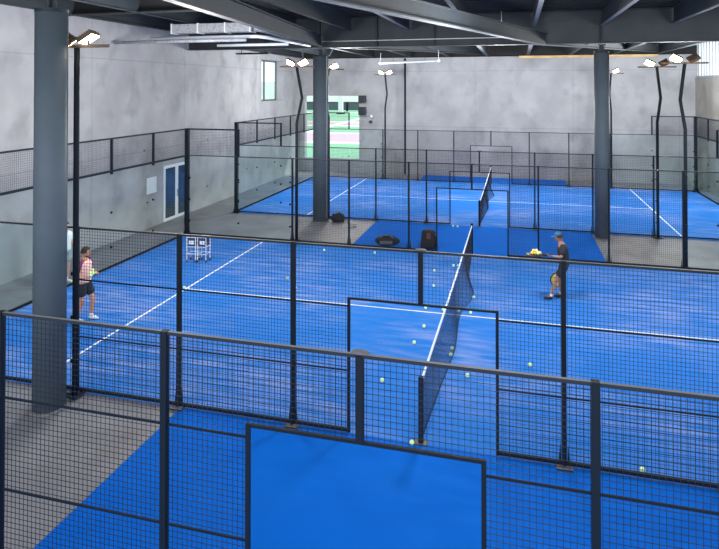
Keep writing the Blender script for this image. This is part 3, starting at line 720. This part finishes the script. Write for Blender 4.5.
    if beard:
        bm = bmesh.new(); bmesh.ops.create_uvsphere(bm, u_segments=24, v_segments=16, radius=1); kill = []
        for v in bm.verts:
            x, y, z = v.co
            if z > -.45 or y < .05 or (abs(x) < .34 and z > -.70): kill.append(v)
            v.co = (x*.070, y*.096 + .012, z*.122)
        bmesh.ops.delete(bm, geom=kill, context='VERTS'); bmesh.ops.transform(bm, matrix=hm, verts=bm.verts)
        h = obj('beard', bm, M['hair'], o, True); sd = h.modifiers.new('t', 'SOLIDIFY'); sd.thickness = .01
    if cap:
        bm = bmesh.new(); bmesh.ops.create_uvsphere(bm, u_segments=24, v_segments=16, radius=1); kill = []
        for v in bm.verts:
            x, y, z = v.co
            if z < .30: kill.append(v)
            v.co = (x*.098, y*.118 - .002, z*.145 + .004)
        bmesh.ops.delete(bm, geom=kill, context='VERTS')
        bmesh.ops.transform(bm, matrix=hm, verts=bm.verts); h = obj('cap', bm, M['cap'], o, True); sd = h.modifiers.new('t', 'SOLIDIFY'); sd.thickness = .012
        bm = bmesh.new(); ball(bm, (0, .12, .046), .075, 1, .95, .12, 18, 8)
        bmesh.ops.transform(bm, matrix=hm, verts=bm.verts); obj('cap_peak', bm, M['cap'], o, True)
    return o
def racket(loc, rot, face, label):
    """padel racket: perforated teardrop face, throat, grip; long axis +X, face up"""
    t = thing('padel_racket', label, 'racket', loc); t.rotation_euler = rot; t.scale = (1.15, 1.15, 1.15)
    def outline(r):
        pts = []
        for i in range(28):
            a = 2*math.pi*i/28; pts.append((.30 + math.cos(a)*(.135+r)*(1.08 if math.cos(a) < 0 else 1), math.sin(a)*(.125+r)))
        return pts
    bm = bmesh.new(); lo = [bm.verts.new((x, y, -.018)) for x, y in outline(0)]; hi = [bm.verts.new((x, y, .018)) for x, y in outline(0)]
    bm.faces.new(lo[::-1]); bm.faces.new(hi)
    for i in range(28): bm.faces.new((lo[i], lo[(i+1) % 28], hi[(i+1) % 28], hi[i]))
    f = obj('racket_face', bm, face, t)
    bm = bmesh.new(); pp = [Vector((x, y, 0)) for x, y in outline(.004)]; tube(bm, pp + [pp[0]], .02, 8, False); obj('racket_frame', bm, M['blackplastic'], t, True)
    obj('throat', one(tube, [(.19, .07, 0), (.10, .015, 0)], .014, 8), M['blackplastic'], t); obj('throat', one(tube, [(.19, -.07, 0), (.10, -.015, 0)], .014, 8), M['blackplastic'], t)
    obj('grip', one(tube, [(-.06, 0, 0), (.11, 0, 0)], .017, 12), M['black'], t)
    bm = bmesh.new()
    for a in range(-2, 3):
        for c in range(-2, 3):
            if a*a + c*c < 7: bm_ = (.30 + a*.035, c*.035); tube(bm, [(bm_[0], bm_[1], -.0185), (bm_[0], bm_[1], .0185)], .006, 6)
    h = obj('racket_holes', bm, M['black'], f)
    return t

# man in pink by the near-left pole, facing the net, balls hugged against his chest
J1 = dict(pelvis=(0, 0, .95), waist=(0, .005, 1.12), chest=(0, .01, 1.33), neck=(0, .01, 1.50), head=(0, .03, 1.58), hyaw=.25, hpitch=-.15,
          shL=(-.19, 0, 1.41), elL=(-.25, .0, 1.14), wrL=(-.16, .20, 1.13), shR=(.19, 0, 1.41), elR=(.26, -.04, 1.13), wrR=(.20, .19, 1.08),
          hipL=(-.09, 0, .90), knL=(-.12, .16, .50), anL=(-.13, .10, .09), toL=(-.14, .22, .04), hipR=(.09, 0, .90), knR=(.10, .02, .49), anR=(.10, -.12, .09), toR=(.11, .0, .04))
def shift(J, d): return J
face1 = math.atan2(.08, .99) - math.pi/2        # +Y of the figure turned towards the net and the camera
p1 = person((-8.03, 2.58, 0), face1, J1, 'man in a pink shirt with purple sleeves and black shorts, holding yellow balls', dict(shirt='pink', sleeve='purple', shorts='blackcloth', shoe='whitecloth'),
            {'L': ((.5, .6, .1), (-.5, 0, .6), .8), 'R': ((-.4, .8, .15), (0, 0, -1), .8)}, 'skin')
# man in white further back, half hidden behind the pole
J0 = dict(J1); J0.update(hyaw=0, wrL=(-.22, .18, .98), wrR=(.25, .14, .98), knL=(-.10, .03, .49), anL=(-.11, -.02, .09), toL=(-.12, .10, .04), elL=(-.27, -.02, 1.13), elR=(.27, -.02, 1.13))
p0 = person((-10.32, 4.55, 0), face1 - .15, J0, 'man in a white shirt standing mostly hidden between the near column and a pole', dict(shirt='whitecloth', sleeve='whitecloth', shorts='greycloth', shoe='whitecloth'),
            {'L': None, 'R': None}, 'skin', beard=False)
# man in black by the right fence, stepping to the left
J3 = dict(pelvis=(0, 0, .93), waist=(0, .02, 1.11), chest=(0, .05, 1.32), neck=(0, .09, 1.49), head=(0, .13, 1.565), hyaw=.0, hpitch=-.28,
          shL=(-.19, .05, 1.40), elL=(-.24, .12, 1.16), wrL=(-.17, .34, 1.17), shR=(.19, .04, 1.40), elR=(.25, -.02, 1.12), wrR=(.23, .06, .88),
          hipL=(-.09, 0, .89), knL=(-.10, .24, .51), anL=(-.10, .36, .09), toL=(-.10, .49, .04), hipR=(.09, 0, .89), knR=(.09, .10, .47), anR=(.10, .06, .09), toR=(.10, .19, .04))
f3 = math.pi/2 + .12
X3, YY3 = 2.50, 6.68
p3 = person((X3, YY3, 0), f3, J3, 'man in a blue cap, black shirt and black shorts, carrying balls on a racket', dict(shirt='blackcloth', sleeve='blackcloth', shorts='blackcloth', shoe='blackcloth'),
            {'L': ((0, 1, .05), (0, 0, -1), 1.2), 'R': ((.0, .1, -.95), (1, 0, 0), 1.3)}, 'skin2', beard=False, cap=True)
def world_of(o_loc, rz, p):
    v = Matrix.Rotation(rz, 3, 'Z') @ (Vector(p)*S); return Vector(o_loc) + v
g = world_of((X3, YY3, 0), f3, (-.17, .45, 1.18))
racket(g, (0, 0, f3 + math.pi/2), M['blackplastic'], 'dark racket held flat in the hand of the man in the cap, balls on top')
k = 0
for (a, b, c) in ((.22, -.04, 0), (.29, -.05, 0), (.36, -.03, 0), (.24, .035, 0), (.31, .03, 0), (.38, .04, 0), (.27, -.005, .055), (.34, .0, .055), (.18, .0, 0)):
    v = g + Matrix.Rotation(f3 + math.pi/2, 3, 'Z') @ Vector((a, b, 0)) + Vector((0, 0, .018 + .036 + c))
    o = bpy.data.objects.new('padel_ball', BALLO if k % 3 else BALL); C.objects.link(o); o.location = v; k += 1
    tag(o, 'orange yellow ball heaped on the dark racket' if o.data == BALLO else 'pale yellow green ball heaped on the dark racket', 'ball', 'orange balls on the racket' if o.data == BALLO else 'green balls on the racket')
g2 = world_of((X3, YY3, 0), f3, (.235, .08, .78))
racket(g2, (math.pi/2, math.radians(80), f3 + math.pi/2), M['yellow'], 'yellow faced racket hanging down in the other hand of the man in the cap')
for (a, b, c) in ((.10, .33, 1.18), (.18, .30, 1.20), (.13, .32, 1.255), (.21, .34, 1.16)):
    v = world_of((-8.03, 2.58, 0), face1, (a - .02, b - .02, c))
    o = bpy.data.objects.new('padel_ball', BALL); C.objects.link(o); o.location = v; tag(o, 'bright yellow ball held against the chest of the man in pink', 'ball', 'balls held by the man in pink')

# ------------------------------------------------------------------ light
def area(name, loc, rot, size, size_y, energy, col):
    L = bpy.data.lights.new(name, 'AREA'); L.shape = 'RECTANGLE'; L.size = size; L.size_y = size_y; L.energy = energy; L.color = col
    o = bpy.data.objects.new(name, L); C.objects.link(o); o.location = loc; o.rotation_euler = rot
area('daylight_fill_behind_viewer', (0, -13, 6.8), (math.radians(82), 0, 0), 24, 5, 1500, (1, .98, .95))  # unseen area lamp added behind the camera to brighten hall and walls
for x in (-6.8, .6, 8.0):  # unseen point lights added under the roof as general fill, no fixtures
    for y in (4.8, 19.5):
        L = bpy.data.lights.new('added_fill_point', 'POINT'); L.energy = 900 if y < 10 else 1350; L.color = (1, .985, .96); L.shadow_soft_size = .6
        o = bpy.data.objects.new('added_fill_point', L); C.objects.link(o); o.location = (x, y, 5.7)
L = bpy.data.lights.new('sun', 'SUN'); L.energy = 3.2; L.angle = .05; o = bpy.data.objects.new('sun', L); C.objects.link(o); o.rotation_euler = (math.radians(-28), math.radians(28), 0)
w = bpy.data.worlds.new('sky'); bpy.context.scene.world = w; w.use_nodes = True
w.node_tree.nodes['Background'].inputs[0].default_value = (.90, .95, 1, 1); w.node_tree.nodes['Background'].inputs[1].default_value = 1.6

# ------------------------------------------------------------------ camera
cam = bpy.data.cameras.new('camera'); co = bpy.data.objects.new('camera', cam); C.objects.link(co)
co.location = (1.3872, -8.5607, 5.2375); co.rotation_euler = (math.pi/2 + .0132, 0, .2522)
cam.sensor_width = 36; cam.lens = 583.56/719*36; cam.shift_x = -7.291/719; cam.shift_y = -195.371/719; cam.clip_end = 400; cam.clip_start = .05
sc = bpy.context.scene; sc.camera = co
sc.cycles.use_denoising = True; sc.cycles.denoising_input_passes = 'RGB_ALBEDO_NORMAL'; sc.cycles.denoising_prefilter = 'NONE'
sc.view_settings.view_transform = 'Standard'; sc.view_settings.look = 'None'; sc.view_settings.exposure = 0; sc.view_settings.gamma = 1
